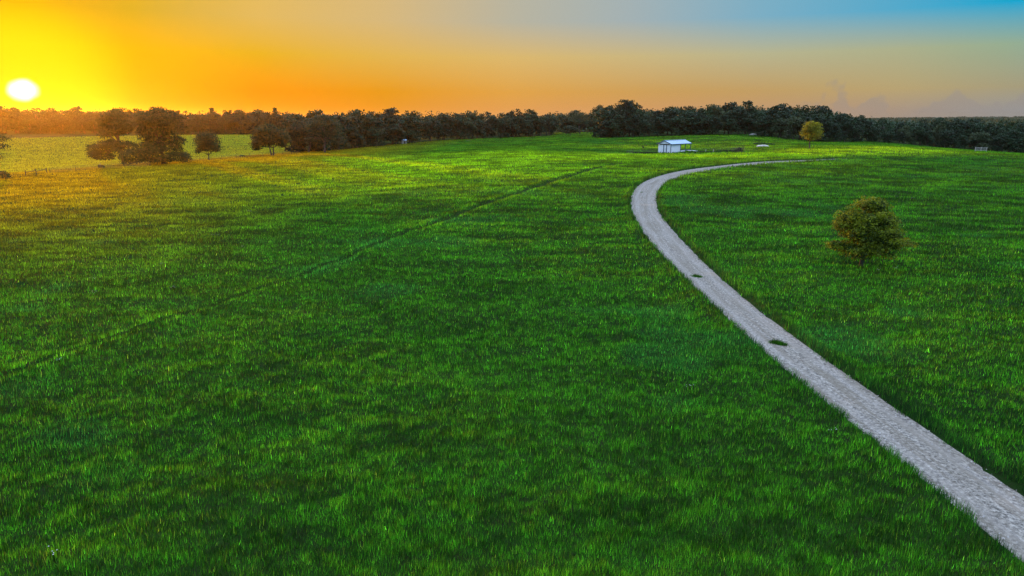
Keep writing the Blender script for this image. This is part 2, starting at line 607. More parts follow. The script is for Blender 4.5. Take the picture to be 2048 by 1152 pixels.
tr = N.m('ABSOLUTE', N.m('SUBTRACT', N.m('ABSOLUTE', N.m('SUBTRACT', N.m('MULTIPLY', lat, 2.0), 1.0)), 0.5))
c = N.mix(N.rng(tr, 0.28, 0.0, 0.0, 0.22, True), c, (0.42, 0.39, 0.34))
sp = N.rng(vo.outputs['Distance'], 0.10, 0.0, 0, 1)
c = N.mix(N.m('MULTIPLY', sp, 0.5), c, (0.72, 0.70, 0.67))
hgt = N.m('ADD', n1.outputs[0], N.m('MULTIPLY', vo.outputs['Distance'], -0.5))
bp = N.n('ShaderNodeBump', {'Height': hgt, 'Strength': 0.8, 'Distance': 0.05})
p = N.n('ShaderNodeBsdfPrincipled', {'Base Color': c, 'Roughness': 0.9, 'Specular IOR Level': 0.2, 'Normal': bp.outputs[0]})
N.n('ShaderNodeOutputMaterial', {0: p.outputs[0]})
M['gravel'] = m

M['white'] = simplemat('white_painted_steel', (0.86, 0.88, 0.92), 0.5, var=0.08, scale=1.3)
M['roof'] = simplemat('blue_grey_roofing', (0.33, 0.47, 0.60), 0.35, metal=0.3, var=0.12, scale=0.8)
M['trim'] = simplemat('dark_blue_trim', (0.035, 0.07, 0.13), 0.5, var=0.2)
M['post'] = simplemat('weathered_post', (0.055, 0.045, 0.035), 0.9, var=0.4, scale=12, bump=0.4)
M['paleost'] = simplemat('pale_post', (0.40, 0.37, 0.32), 0.8, var=0.2, scale=10)
M['wire'] = simplemat('galvanised_wire', (0.16, 0.16, 0.15), 0.5, metal=0.6)
M['stone'] = simplemat('limestone', (0.36, 0.34, 0.30), 0.85, var=0.3, scale=5, bump=0.6)
M['bare'] = simplemat('bare_limestone_soil', (0.50, 0.47, 0.43), 0.95, var=0.3, scale=1.5, bump=0.5)
M['petal'] = simplemat('white_petals', (0.75, 0.75, 0.70), 0.7, var=0.1)
M['dry'] = simplemat('dry_brush', (0.14, 0.11, 0.07), 0.9, var=0.4, scale=6)

# ------------------------------------------------------------------ the ground sheet (polar grid, reaches the horizon)
rad = np.r_[0.5, 4, 8, 11, np.exp(np.linspace(math.log(13), math.log(460), 520)), np.exp(np.linspace(math.log(480), math.log(7500), 70))]
af = np.linspace(math.radians(-46), math.radians(46), 620)
ab = np.linspace(math.radians(46), math.radians(314), 60)[1:-1]
an = np.r_[af, ab]
R_, A_ = np.meshgrid(rad, an, indexing='ij')
gx, gy = (R_ * np.sin(A_)).ravel(), (R_ * np.cos(A_)).ravel()
gz = terrain(gx, gy)
nr_, na_ = len(rad), len(an)
i0 = (np.arange(nr_ - 1)[:, None] * na_ + np.arange(na_)[None]).ravel()
i1 = (np.arange(nr_ - 1)[:, None] * na_ + (np.arange(na_)[None] + 1) % na_).ravel()
me = mesh_np('field', np.c_[gx, gy, gz], np.c_[i0, i1, i1 + na_, i0 + na_][:, ::-1], smooth_=True)
ground = link('ground', me, M['turf'])
tag(ground, kind='structure', label='rolling green pasture ground running out to the blue ridge', cat='ground')

# ------------------------------------------------------------------ the gravel road
cols = 9
lat = np.linspace(-1, 1, cols)
edge_n = (fbm(np.arange(NR) / 3.0, np.zeros(NR), 3, 44) - 0.5)
edge_m = (fbm(np.arange(NR) / 3.0, np.ones(NR) * 50, 3, 45) - 0.5)
RV, RT = [], []
ends = np.clip((NR - 1 - np.arange(NR)) / 60.0, 0.15, 1)
for j, l in enumerate(lat):
    w = (wd / 2 + 0.12 + np.where(l > 0, edge_n, edge_m) * 0.5 * abs(l)) * ends
    P = RC + nr * (w * l)[:, None]
    z = terrain_base(P[:, 0], P[:, 1]) - 0.12 + 0.035 + 0.05 * (1 - l * l) - 0.02 * math.exp(-((abs(l) - 0.5) / 0.2) ** 2)
    RV.append(np.c_[P, z])
    RT.append(np.c_[np.full(NR, (l + 1) / 2), np.arange(NR) / NR, np.zeros(NR)])
RV = np.stack(RV, 1).reshape(-1, 3)
RT = np.stack(RT, 1).reshape(-1, 3)
q = (np.arange(NR - 1)[:, None] * cols + np.arange(cols - 1)[None]).ravel()
me = mesh_np('gravel_road', RV, np.c_[q, q + 1, q + cols + 1, q + cols], RT, True)
if me.polygons[0].normal.z < 0:
    me.flip_normals()
road = link('gravel_road', me, M['gravel'])
tag(road, kind='structure', label='pale crushed gravel track curving through the pasture', cat='road')

# loose stones on the road
sv, sf = [], []
for k_ in range(7000):
    i = int(min(NR - 2, rng.integers(0, 370) * rng.random() ** 0.35))
    l = rng.uniform(-0.95, 0.95)
    c = RC[i] + nr[i] * wd[i] / 2 * l + rng.normal(0, .25, 2)
    s = 0.012 + 0.035 * rng.random() ** 4
    b = len(sv)
    zc = 0
    for a in range(6):
        t = a * math.pi / 3 + rng.random()
        sv.append((c[0] + math.cos(t) * s * (0.7 + .6 * rng.random()), c[1] + math.sin(t) * s * (0.7 + .6 * rng.random()), 0.0))
    sv.append((c[0], c[1], s * 1.1))
    for a in range(6):
        sf.append((b + a, b + (a + 1) % 6, b + 6))
sv = np.array(sv)
sv[:, 2] += terrain_base(sv[:, 0], sv[:, 1]) - 0.12 + 0.05
st_o = link('gravel', mesh_np('gravel', sv, np.array(sf)), M['stone'])
tag(st_o, 'loose pale stones scattered over the gravel track', 'gravel', kind='stuff')

# ------------------------------------------------------------------ grass blades (one mass nobody could count)
SUN_PATCH = []  # pools of sunlight painted as yellow into the blade colours
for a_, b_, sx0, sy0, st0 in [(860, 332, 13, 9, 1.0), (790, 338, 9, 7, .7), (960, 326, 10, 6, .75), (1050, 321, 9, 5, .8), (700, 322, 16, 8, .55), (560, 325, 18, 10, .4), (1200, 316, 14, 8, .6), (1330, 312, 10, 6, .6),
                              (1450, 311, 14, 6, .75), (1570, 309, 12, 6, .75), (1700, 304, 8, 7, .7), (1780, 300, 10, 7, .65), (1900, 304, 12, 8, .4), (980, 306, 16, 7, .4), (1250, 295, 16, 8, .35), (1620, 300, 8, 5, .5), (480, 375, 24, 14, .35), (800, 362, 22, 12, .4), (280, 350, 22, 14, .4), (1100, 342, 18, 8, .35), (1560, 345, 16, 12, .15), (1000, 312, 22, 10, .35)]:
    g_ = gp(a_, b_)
    SUN_PATCH.append((g_[0], g_[1], sx0 * 1.25, sy0 * 1.3, st0 * 1.1))


def blade_colors(x, y, n, zb=None):
    p1 = fbm(x / 8, y / 6, 3, 61)
    fw = np.clip(1.15 - np.hypot(x, y) / 90, 0.2, 0.65)
    p2 = fw * fbm(x / 0.42, y / 0.32, 2, 71) + (1 - fw) * fbm(x / 3.4, y / 1.6, 3, 73)
    r = rng.random(n)
    a = np.array([0.010, 0.058, 0.004])
    b = np.array([0.064, 0.345, 0.014])
    cc = np.array([0.030, 0.23, 0.044])
    d = np.array([0.16, 0.36, 0.03])
    f = np.clip((p2 - 0.36) * 2.9 + (r - 0.5) * 1.0 * np.clip(70 / np.hypot(x, y), 0.2, 1), 0, 1)[:, None]
    col = a + (b - a) * f
    f2 = np.clip((p1 - 0.62) * 5, 0, 0.55)[:, None]
    col = col + (cc - col) * f2
    col = col + (d - col) * (rng.random(n) > 0.92)[:, None] * 0.7 * np.clip(70 / np.hypot(x, y), 0.1, 1)[:, None]
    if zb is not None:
        # sunlight on hill tops and glare on the western slope, painted into the grass
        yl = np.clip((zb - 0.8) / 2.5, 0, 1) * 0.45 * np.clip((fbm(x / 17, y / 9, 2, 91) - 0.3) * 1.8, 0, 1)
        for qx, qy, sx0, sy0, st0 in SUN_PATCH:
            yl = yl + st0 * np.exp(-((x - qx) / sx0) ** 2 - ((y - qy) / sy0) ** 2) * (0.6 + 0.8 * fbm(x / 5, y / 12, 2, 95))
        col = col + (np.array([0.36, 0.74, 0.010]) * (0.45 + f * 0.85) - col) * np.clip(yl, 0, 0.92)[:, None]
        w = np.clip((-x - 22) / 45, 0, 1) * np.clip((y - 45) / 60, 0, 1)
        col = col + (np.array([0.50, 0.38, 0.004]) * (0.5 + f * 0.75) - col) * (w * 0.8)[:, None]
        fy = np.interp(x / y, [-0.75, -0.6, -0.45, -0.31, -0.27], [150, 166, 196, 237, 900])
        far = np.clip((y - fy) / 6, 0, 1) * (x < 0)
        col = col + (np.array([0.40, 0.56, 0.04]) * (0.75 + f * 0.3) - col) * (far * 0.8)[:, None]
    rr_ = np.hypot(x, y)
    return col * np.exp(rng.normal(0, 1, n) * 0.62 * np.clip(70 / rr_, 0.28, 1))[:, None]


def blades(x, y, z, h, w, col, lean=0.45):
    n = len(x)
    t = rng.random(n) * 2 * math.pi
    ax, ay = np.cos(t), np.sin(t)
    lt = 0.9 + rng.normal(0, 1.3, n)
    lx, ly = np.cos(lt) * lean * h, np.sin(lt) * lean * h
    lm = rng.random(n) ** 0.8
    V = np.empty((n, 3, 3), np.float32)
    V[:, 0] = np.c_[x - ax * w / 2, y - ay * w / 2, z - 0.03]
    V[:, 1] = np.c_[x + ax * w / 2, y + ay * w / 2, z - 0.03]
    V[:, 2] = np.c_[x + lx * lm, y + ly * lm, z + h * (1 - 0.25 * lm)]
    return V.reshape(-1, 3), np.repeat(col, 3, 0)


line_px = [-120, 0, 590, 591, 640, 700, 760, 830, 900, 1000, 1100, 1112, 1195, 1200, 1350, 1500, 1560, 1620, 1700, 1720, 1850, 2150]
line_Y = [400, 400, 400, 236, 242, 258, 276, 300, 338, 362, 376, 440, 440, 304, 287, 290, 272, 253, 256, 275, 282, 268]
GN = 2200000
gr = np.exp(math.log(11.5) + (math.log(430) - math.log(11.5)) * rng.random(GN) ** 0.86)
ga = rng.uniform(-1, 1, GN) * np.radians(44.5 + 17 * np.clip((75 - gr) / 55, 0, 1))
gx, gy = gr * np.sin(ga), gr * np.cos(ga)
rf = road_frac(gx, gy, 6)
jag = (vnoise(gx * 1.6, gy * 1.6, 7) - 0.5) * 1.0 + (vnoise(gx * 5, gy * 5, 8) - 0.5) * 0.4
keep = rf > 0.04 + jag * 0.5
gx, gy, gr, rf = gx[keep], gy[keep], gr[keep], rf[keep]
rd = rut_d(gx, gy)
keep = (rd > 0.6) | (rng.random(len(rd)) < 0.35)
gx, gy, gr, rf, rd = gx[keep], gy[keep], gr[keep], rf[keep], rd[keep]
gpx = 1024 + gx / gy * F * float(ray(0, 300)[1])
keep = (gy < np.interp(gpx, line_px, line_Y) + 3.0) | ((gpx > 1105) & (gpx < 1200))
gx, gy, gr, rf, rd, gpx = gx[keep], gy[keep], gr[keep], rf[keep], rd[keep], gpx[keep]
hh = 0.16 + 0.26 * np.clip((fbm(gx / 0.5, gy / 0.4, 3, 51) - 0.22) * 1.7, 0, 1) ** 1.3 + 0.10 * fbm(gx / 4, gy / 2.2, 2, 53)
hh *= 0.75 + 0.5 * rng.random(len(gx))
hh *= np.where(rd < 0.7, 0.5, 1.0) * (1 + 0.35 * np.exp(-((rd - 1.9) / 0.6) ** 2))
verge = np.exp(-((rf - 0.25) / 0.42) ** 2)
hh *= 1 + 0.9 * verge
hh *= 0.62 + 0.45 * np.clip((gr - 30) / 120, 0, 1)
ww = 0.0165 * (gr / 22) ** 0.92 * (0.7 + 0.6 * rng.random(len(gx)))
gz = terrain(gx, gy, rf)
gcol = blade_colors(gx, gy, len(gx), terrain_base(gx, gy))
gcol = gcol * (1 - 0.55 * verge[:, None]) + np.array([0.002, 0.018, 0.010]) * verge[:, None]   # darker, bluer grass along the verge
gcol *= (1 - 0.55 * np.exp(-(rd / 0.6) ** 2) + 0.35 * np.exp(-((rd - 1.6) / 0.5) ** 2))[:, None]   # darker turf in the rut, lighter lip beside it
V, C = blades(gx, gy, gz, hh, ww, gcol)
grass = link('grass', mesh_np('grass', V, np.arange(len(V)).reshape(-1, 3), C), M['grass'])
tag(grass, 'thick green pasture grass covering the whole field', 'grass', kind='stuff')
del V, C


def tuft(px, py, rx, ry, rz, n, h, label, w=0.02):
    x, y, z = gp(px, py)
    t = rng.random(n) * 2 * math.pi
    r = np.sqrt(rng.random(n)) * (0.45 + 0.9 * vnoise(np.cos(t) * 1.6 + px, np.sin(t) * 1.6 + py, 5))
    hub = rng.normal(0, 0.42, (9, 2))
    hk = rng.integers(0, 9, n)
    lx = (hub[hk, 0] + rng.normal(0, 0.26, n)) * rx * 0.8
    ly = (hub[hk, 1] + rng.normal(0, 0.30, n)) * ry
    cx, cy = lx * math.cos(rz) - ly * math.sin(rz), lx * math.sin(rz) + ly * math.cos(rz)
    V, C = blades(cx, cy, np.zeros(n), h * (1.1 - 0.7 * r) * (0.7 + .6 * rng.random(n)), np.full(n, w), blade_colors(cx, cy, n) * 0.42, 0.6)
    me = mesh_np('grass_tuft', V, np.arange(len(V)).reshape(-1, 3), C)
    o = link('grass_tuft', me, M['grass'])
    o.location = (x, y, z - 0.07)
    tag(o, label, 'grass tuft', 'tufts growing in the gravel track')


tuft(1393, 552, 0.62, 0.24, -0.75, 900, 0.26, 'small dark grass tuft on the track level with the lone small tree')
tuft(1553, 686, 0.62, 0.26, -0.8, 1300, 0.28, 'largest grass tuft on the gravel track, nearer than the other two')
tuft(1284, 384, 0.28, 0.16, 0.2, 300, 0.12, 'tiny dark tuft on the gravel at the tight bend', 0.04)


# ------------------------------------------------------------------ trees
def leaves(lobes, n, size, gr_, clus=26, fill=0.12, spread=0.20, droop=0.0):
    """lobes: (cx,cy,cz,rx,ry,rz[,weight]) -> leaf quads grouped in uneven sprays"""
    wts = np.array([(l[6] if len(l) > 6 else 1) * (l[3] * l[4] * l[5]) ** (2 / 3) for l in lobes])
    wts /= wts.sum()
    Vs, Ts = [], []
    for l, wt in zip(lobes, wts):
        m_ = int(n * wt)
        c = np.array(l[:3])
        R = np.array(l[3:6])
        kc = max(8, int(clus))
        d = gr_.normal(size=(kc, 3))
        d /= np.linalg.norm(d, axis=1)[:, None]
        d[:, 2] = np.where(d[:, 2] < -0.55, -d[:, 2], d[:, 2])
        rr = gr_.uniform(0.62, 0.96, kc)
        cc = d * rr[:, None]
        tone_c = gr_.uniform(0.0, 0.95, kc)
        pick = gr_.integers(0, kc, m_)
        s = spread * gr_.uniform(0.7, 1.4, kc)[pick][:, None]
        off = np.clip(gr_.normal(size=(m_, 3)), -1.5, 1.5) * s * np.array([1, 1, 0.72])
        P = cc[pick] + off
        inner = gr_.random(m_) < fill
        P[inner] = np.clip(gr_.normal(size=(inner.sum(), 3)), -1.6, 1.6) * 0.42
        N_ = P / (np.linalg.norm(P, axis=1)[:, None] + 1e-6)
        P = P * R + c
        N_ = N_ * 0.7 + gr_.normal(size=(m_, 3)) * 0.75 + np.array([0, 0, 0.25])
        N_ /= np.linalg.norm(N_, axis=1)[:, None]
        t = np.cross(N_, gr_.normal(size=(m_, 3)))
        t /= np.linalg.norm(t, axis=1)[:, None] + 1e-9
        b = np.cross(N_, t)
        sz = (size * gr_.uniform(0.55, 1.35, m_))[:, None]
        t, b = t * sz, b * sz * 0.55
        Q = np.stack([P - t, P - b, P + t, P + b], 1)
        Vs.append(Q)
        Ts.append(np.clip(tone_c[pick] + gr_.normal(0, 0.16, m_), 0, 1))
    V = np.concatenate(Vs)
    T = np.repeat(np.concatenate(Ts), 4)
    V = V.reshape(-1, 3)
    V[:, 2] = np.maximum(V[:, 2], 0.05)
    return V, np.arange(len(V)).reshape(-1, 4), np.c_[T, T, T]


def crown_mesh(lobes, n, size, seed, **kw):
    V, F_, T = leaves(lobes, n, size, np.random.default_rng(seed), **kw)
    return mesh_np('crown', V, F_, T)


def trunk_mesh(h, r, lobes, seed, forks=1, base=(0, 0), sub=3):
    g = np.random.default_rng(seed)
    mb = MB()
    for f in range(forks):
        bx, by = base[0] + (f - (forks - 1) / 2) * r * 2.4, base[1]
        top = Vector((bx + g.normal(0, .12 * h), by + g.normal(0, .12 * h), h))
        pts = [Vector((bx, by, -0.3)), Vector((bx, by, 0.12 * h)), Vector((bx, by, 0)).lerp(top, 0.55) + Vector((g.normal(0, .03 * h), 0, 0)), top]
        mb.tube(pts, [r * 1.45, r * 1.0, r * 0.82, r * 0.6], 9)
        ls = lobes if forks == 1 else lobes[f::forks]
        for l in ls:
            e = Vector(l[:3]) + Vector((0, 0, l[5] * 0.3))
            st = pts[2].lerp(top, g.random())
            mid = st.lerp(e, 0.5) + Vector((g.normal(0, .3), g.normal(0, .3), 0.06 * h))
            mb.tube([st, mid, e], [r * 0.55, r * 0.36, r * 0.12], 6)
            for _ in range(sub):
                d = Vector(g.normal(size=3)).normalized()
                e2 = Vector(l[:3]) + Vector((d.x * l[3], d.y * l[4], abs(d.z) * l[5])) * 0.85
                st2 = mid.lerp(e, g.random())
                mb.tube([st2, st2.lerp(e2, .5) + Vector((0, 0, .08 * h)), e2], [r * .24, r * .15, r * .04], 5)
    return mb.mesh('trunk', True)


def tree(name, loc, label, cat, lobes, n, size, th, tr, mat, seed, group=None, rz=0.0, forks=1, **kw):
    t = empty(name, loc, rz, label, cat, group)
    link('trunk', trunk_mesh(th, tr, lobes, seed, forks), M['bark'], t)
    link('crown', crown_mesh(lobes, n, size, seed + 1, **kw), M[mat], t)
    return t


# the young oak on the right-hand slope
x, y, z = gp(1722, 531)
tree('young_oak_tree', (x, y, z), 'small bushy young oak with yellow leafy top alone right of the track', 'tree',
     [(0.1, 0, 4.25, 1.6, 1.6, 1.3), (-1.2, 0.1, 3.4, 1.35, 1.4, 1.15), (1.7, 0.2, 3.15, 1.5, 1.5, 1.1), (0.1, 0.1, 2.5, 1.8, 1.7, 1.35),
      (-2.0, -0.1, 1.65, 1.2, 1.0, 0.42, .9), (2.7, 0.1, 1.75, 1.55, 1.1, 0.6, .9), (0.9, -0.5, 1.45, 1.7, 1.3, 0.85, .8), (-0.9, -0.6, 1.25, 1.3, 1.1, 0.7, .8),
      (1.2, -1.0, 2.4, 1.3, 1.0, 0.9), (-0.5, -1.1, 2.8, 1.1, 0.9, 1.0), (0.5, 0.1, 5.0, 1.1, 0.95, 0.6), (0.3, -1.0, 1.6, 1.2, .8, .7)],
     34000, 0.088, 2.4, 0.15, 'young', 11, clus=34, spread=0.19, fill=0.2)

# the yellow tree beside the end of the track
x, y, z = at(1620, 186)
x, y, z = gp(1619, 298)
tree('yellow_tree', (x, y, z), 'round tree of yellow leaves before the dark wood, where the track ends', 'tree',
     [(0.2, 0, 5.9, 2.2, 2.1, 1.5), (-1.4, 0.2, 4.1, 1.6, 1.6, 1.5), (1.5, 0, 4.2, 1.7, 1.7, 1.5), (0, -0.3, 4.6, 2.3, 2.2, 1.7), (-0.3, 0, 2.7, 1.7, 1.6, 0.7, .7), (1.3, 0.1, 2.9, 1.4, 1.2, 0.7, .7)],
     6500, 0.15, 2.6, 0.2, 'yellow', 21, clus=26, spread=0.22, fill=0.12)
MBp = MB()
MBp.tube([(0, 0, -.2), (0.02, 0, 1.1)], 0.05, 6)
o = MBp.build('fence_post', M['post'], None, (x + 0.95, y - 0.3, z))
tag(o, 'thin dark post standing right beside the trunk of the yellow tree', 'post')

# the lone round tree and the double-trunk tree on the fence line
x, y, z = gp(418, 321)
sc = y / 1365
tree('round_tree', (x, y, z), 'small lone round tree on one bare trunk on the fence line', 'tree',
     [(0, 0, 36 * sc, 22 * sc, 3.0, 17 * sc), (-9 * sc, 0, 26 * sc, 16 * sc, 2.6, 11 * sc), (9 * sc, 0, 25 * sc, 16 * sc, 2.6, 11 * sc), (0, .4, 47 * sc, 14 * sc, 2.4, 9 * sc), (-20 * sc, 0, 17 * sc, 6 * sc, 1, 5 * sc, .6), (18 * sc, 0, 20 * sc, 8 * sc, 1.2, 6 * sc, .6)],
     10000, 0.19, 15 * sc, 0.16, 'oakwarm', 31, clus=28, spread=0.2, fill=0.35)
x, y, z = gp(545, 312)
sc = y / 1365
tree('round_tree', (x, y, z), 'broad domed tree with two trunks on the fence line', 'tree',
     [(-5 * sc, 0, 40 * sc, 27 * sc, 4.0, 19 * sc), (-20 * sc, 0, 28 * sc, 19 * sc, 3.4, 15 * sc), (14 * sc, 0, 33 * sc, 20 * sc, 3.4, 17 * sc), (-4 * sc, .4, 51 * sc, 18 * sc, 3.0, 11 * sc), (-30 * sc, 0, 16 * sc, 9 * sc, 1.5, 7 * sc, .7), (22 * sc, 0, 22 * sc, 9 * sc, 1.5, 8 * sc, .7)],
     20000, 0.22, 17 * sc, 0.26, 'oakwarm', 41, forks=2, clus=34, spread=0.2, fill=0.4)

# the big clump left of it
Yc = gp(300, 329)[1]
sc = Yc / 1365


def clump_at(px, dy=0.0):
    x, y, z = at(px, Yc + dy)
    return x, y, z


def lob(px0, base, items):
    return [((px - px0) * sc, d, (base - py) * sc, rx * sc, ry, rz_ * sc, *w) for px, py, rx, rz_, d, ry, *w in items]


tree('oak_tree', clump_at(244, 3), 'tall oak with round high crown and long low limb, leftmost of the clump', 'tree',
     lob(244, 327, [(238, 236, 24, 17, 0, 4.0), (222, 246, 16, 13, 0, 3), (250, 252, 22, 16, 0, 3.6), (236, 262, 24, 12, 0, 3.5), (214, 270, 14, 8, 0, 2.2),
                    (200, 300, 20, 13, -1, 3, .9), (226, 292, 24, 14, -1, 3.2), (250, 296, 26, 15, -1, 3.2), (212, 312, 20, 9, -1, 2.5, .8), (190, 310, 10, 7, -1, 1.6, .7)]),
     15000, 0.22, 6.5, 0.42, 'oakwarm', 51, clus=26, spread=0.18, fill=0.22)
tree('oak_tree', clump_at(325, 0), 'tall oak with flat broad crown and hanging low branches, rightmost of the clump', 'tree',
     lob(325, 330, [(322, 240, 34, 18, 0, 4.5), (300, 250, 22, 20, 0, 3.6), (346, 246, 24, 18, 0, 4), (318, 264, 34, 20, 0, 4.2), (350, 268, 20, 16, 0, 3), (330, 288, 30, 14, 0, 3.4, .9),
                    (362, 286, 13, 12, -1, 2, .9), (358, 300, 12, 8, -1, 1.8, .7), (300, 280, 18, 12, 0, 3)]),
     17000, 0.22, 6.5, 0.42, 'oakwarm', 61, clus=26, spread=0.18, fill=0.22)
tree('thicket_bush', clump_at(270, -2), 'dense dark thicket bush beneath the left oak of the clump', 'bush',
     lob(270, 331, [(262, 312, 24, 13, 0, 3), (285, 305, 24, 18, 0, 3), (252, 325, 14, 7, 0, 2), (282, 322, 24, 9, 0, 2.4)]),
     6000, 0.18, 1.5, 0.12, 'oakwarm', 71, group='bushes under the oak clump', spread=0.2)
tree('thicket_bush', clump_at(320, -2), 'dense dark thicket bush beneath the right oak of the clump', 'bush',
     lob(320, 330, [(305, 305, 22, 18, 0, 3), (328, 308, 24, 14, 0, 3), (318, 322, 28, 9, 0, 2.6)]),
     6000, 0.18, 1.5, 0.12, 'oakwarm', 81, group='bushes under the oak clump', spread=0.2)
tree('thicket_bush', clump_at(362, -1), 'low rounded dark bush at the right end of the clump', 'bush',
     lob(362, 327, [(358, 315, 20, 11, 0, 2.6), (370, 318, 10, 9, 0, 2)]),
     3500, 0.17, 1.2, 0.1, 'oakwarm', 91, group='bushes under the oak clump', spread=0.2)
x, y, z = gp(203, 337)
tree('small_bush', (x, y, z), 'tiny round bush by a pale fence post left of the clump', 'bush',
     [(0, 0, 0.45, 0.75, 0.6, 0.42)], 500, 0.12, 0.3, 0.04, 'oakwarm', 101)

# the half-seen tree at the left edge
x, y, z = gp(-20, 358)
sc = y / 1365
tree('edge_tree', (x, y, z), 'thin-branched tree cut off by the picture edge beneath the sun', 'tree',
     [(5 * sc, 0, 92 * sc, 26 * sc, 3, 14 * sc), (18 * sc, 0, 76 * sc, 22 * sc, 3, 12 * sc), (28 * sc, 0, 60 * sc, 18 * sc, 2.4, 9 * sc, .7), (20 * sc, 0, 42 * sc, 18 * sc, 2, 9 * sc, .35), (-20 * sc, 0, 70 * sc, 30 * sc, 3, 30 * sc)],
     4200, 0.17, 42 * sc, 0.24, 'oakwarm', 111, clus=16, fill=0.05, spread=0.24)
x, y, z = gp(4, 361)
tree('small_bush', (x, y, z), 'low dark bush under the tree at the picture edge', 'bush',
     [(0, 0, 0.9, 1.6, 1.2, 0.9)], 1400, 0.14, 0.5, 0.06, 'oakwarm', 121)

# ------------------------------------------------------------------ forest trees: prototypes, then individuals
PROTO = []


def proto(word, lobes, n, size, th, tr, seed, **kw):
    PROTO.append((word, trunk_mesh(th, tr, lobes, seed, sub=1), crown_mesh(lobes, n, size, seed + 1, **kw)))


def rnd_lobes(seed, H, R, low, k, topw=0.6):
    g = np.random.default_rng(seed)
    L = [(0, 0, H * 0.80, R * topw, R * topw, H * 0.17)]
    for i in range(k):
        t = 2 * math.pi * i / k + g.random()
        zz = H * g.uniform(low + 0.16, 0.72)
        rr = R * g.uniform(0.38, 0.62)
        L.append((math.cos(t) * rr, math.sin(t) * rr, zz, R * g.uniform(.42, .62), R * g.uniform(.42, .62), H * g.uniform(.13, .2)))
    return L


# each prototype is 12 m tall, 4.6 m in radius
proto('broad', rnd_lobes(1, 12, 4.8, 0.05, 8), 3000, 0.42, 5, 0.28, 201, clus=16, spread=0.22)
proto('rounded', rnd_lobes(2, 12, 4.2, 0.02, 7), 3000, 0.42, 5, 0.26, 203, clus=14, spread=0.22)
proto('tall', rnd_lobes(3, 12, 3.4, 0.10, 7, .5), 2600, 0.40, 6, 0.24, 205, clus=14, spread=0.24)
proto('ragged', rnd_lobes(4, 12, 4.6, 0.12, 6, .5), 2300, 0.38, 6, 0.26, 207, clus=10, spread=0.22, fill=0.05)
proto('bushy', rnd_lobes(5, 12, 5.0, -0.06, 9, .7), 3400, 0.45, 3, 0.24, 209, clus=16, spread=0.22)
proto('open', rnd_lobes(6, 12, 4.4, 0.16, 6, .45), 1500, 0.28, 7, 0.28, 211, clus=9, spread=0.2, fill=0.02)
proto('domed', rnd_lobes(7, 12, 4.6, 0.0, 8, .8), 3000, 0.42, 4, 0.26, 213, clus=18, spread=0.2)
for wd_, tm, cm in PROTO:
    tm.materials.append(M['bark'])
    cm.materials.append(M['oak'])
PALE = {}

sky_px = [-120, 0, 100, 190, 230, 400, 500, 560, 600, 640, 700, 740, 800, 900, 1000, 1100, 1180, 1190, 1205, 1222, 1232, 1245, 1262, 1300, 1330, 1400, 1430, 1468, 1520, 1560, 1590, 1620, 1660, 1700, 1720, 1735, 1800, 1900, 1960, 2050, 2150]
sky_py = [212, 211, 213, 215, 218, 219, 217, 218, 222, 222, 221, 218, 221, 220, 221, 221, 219, 216, 212, 215, 210, 199, 206, 216, 209, 208, 210, 204, 211, 208, 212, 210, 219, 229, 230, 237, 239, 238, 235, 240, 240]
ORD = 'first second third fourth fifth sixth seventh eighth ninth tenth eleventh twelfth thirteenth fourteenth fifteenth sixteenth seventeenth eighteenth nineteenth twentieth twenty-first twenty-second twenty-third twenty-fourth twenty-fifth'.split()
SECT = [(-130, 190, 'of the far wood under the sun', 'far wood under the sun'), (190, 395, 'behind the oak clump', 'wood behind the oak clump'),
        (395, 590, 'behind the two lone round trees', 'wood behind the lone round trees'),
        (590, 720, 'right beside the double-trunk tree', 'wood beside the double-trunk tree'), (720, 860, 'above the sunlit grass patch', 'wood above the sunlit patch'),
        (860, 1000, 'of the middle wood', 'middle wood'), (1000, 1112, 'just left of the grassy gap', 'wood left of the grassy gap'),
        (1112, 1197, 'behind the grassy gap', 'wood behind the grassy gap'), (1197, 1310, 'just left of the white shed', 'wood left of the shed'),
        (1310, 1420, 'behind the white shed', 'wood behind the shed'), (1420, 1560, 'between the shed and the yellow tree', 'wood between shed and yellow tree'),
        (1560, 1712, 'behind the yellow tree', 'wood behind the yellow tree'), (1712, 1880, 'of the wood past the yellow tree', 'wood past the yellow tree'),
        (1880, 2160, 'of the wood beyond the small oak', 'wood beyond the small oak')]
ROWW = ['front row', 'second row', 'skyline row']
forest = []
for row in range(3):
    px = -8.0
    while px < 2056:
        Y0 = float(np.interp(px, line_px, line_Y))
        Y = Y0 + row * 8.0 + rng.uniform(-2, 2) + (2.5 if row == 0 else 0)
        x, _, z = at(px, Y)
        top = float(np.interp(px, sky_px, sky_py))
        _, b, c = ray(px, top)
        Hm = CH + Y * float(c / b) - z
        if row == 0:
            H = Hm * rng.uniform(0.50, 0.80)
        elif row == 1:
            H = Hm * rng.uniform(0.78, 0.95)
        else:
            H = Hm * rng.uniform(0.84, 1.12)
        H = max(H, 4.5)
        forest.append((px, Y, row, x, z, H))
        step = (6.4 if row == 0 else 7.6) * rng.uniform(0.75, 1.25) * F / Y
        px += step
forest.sort(key=lambda f: (f[2], f[0]))
print('forest trees', len(forest))
cnt = {}
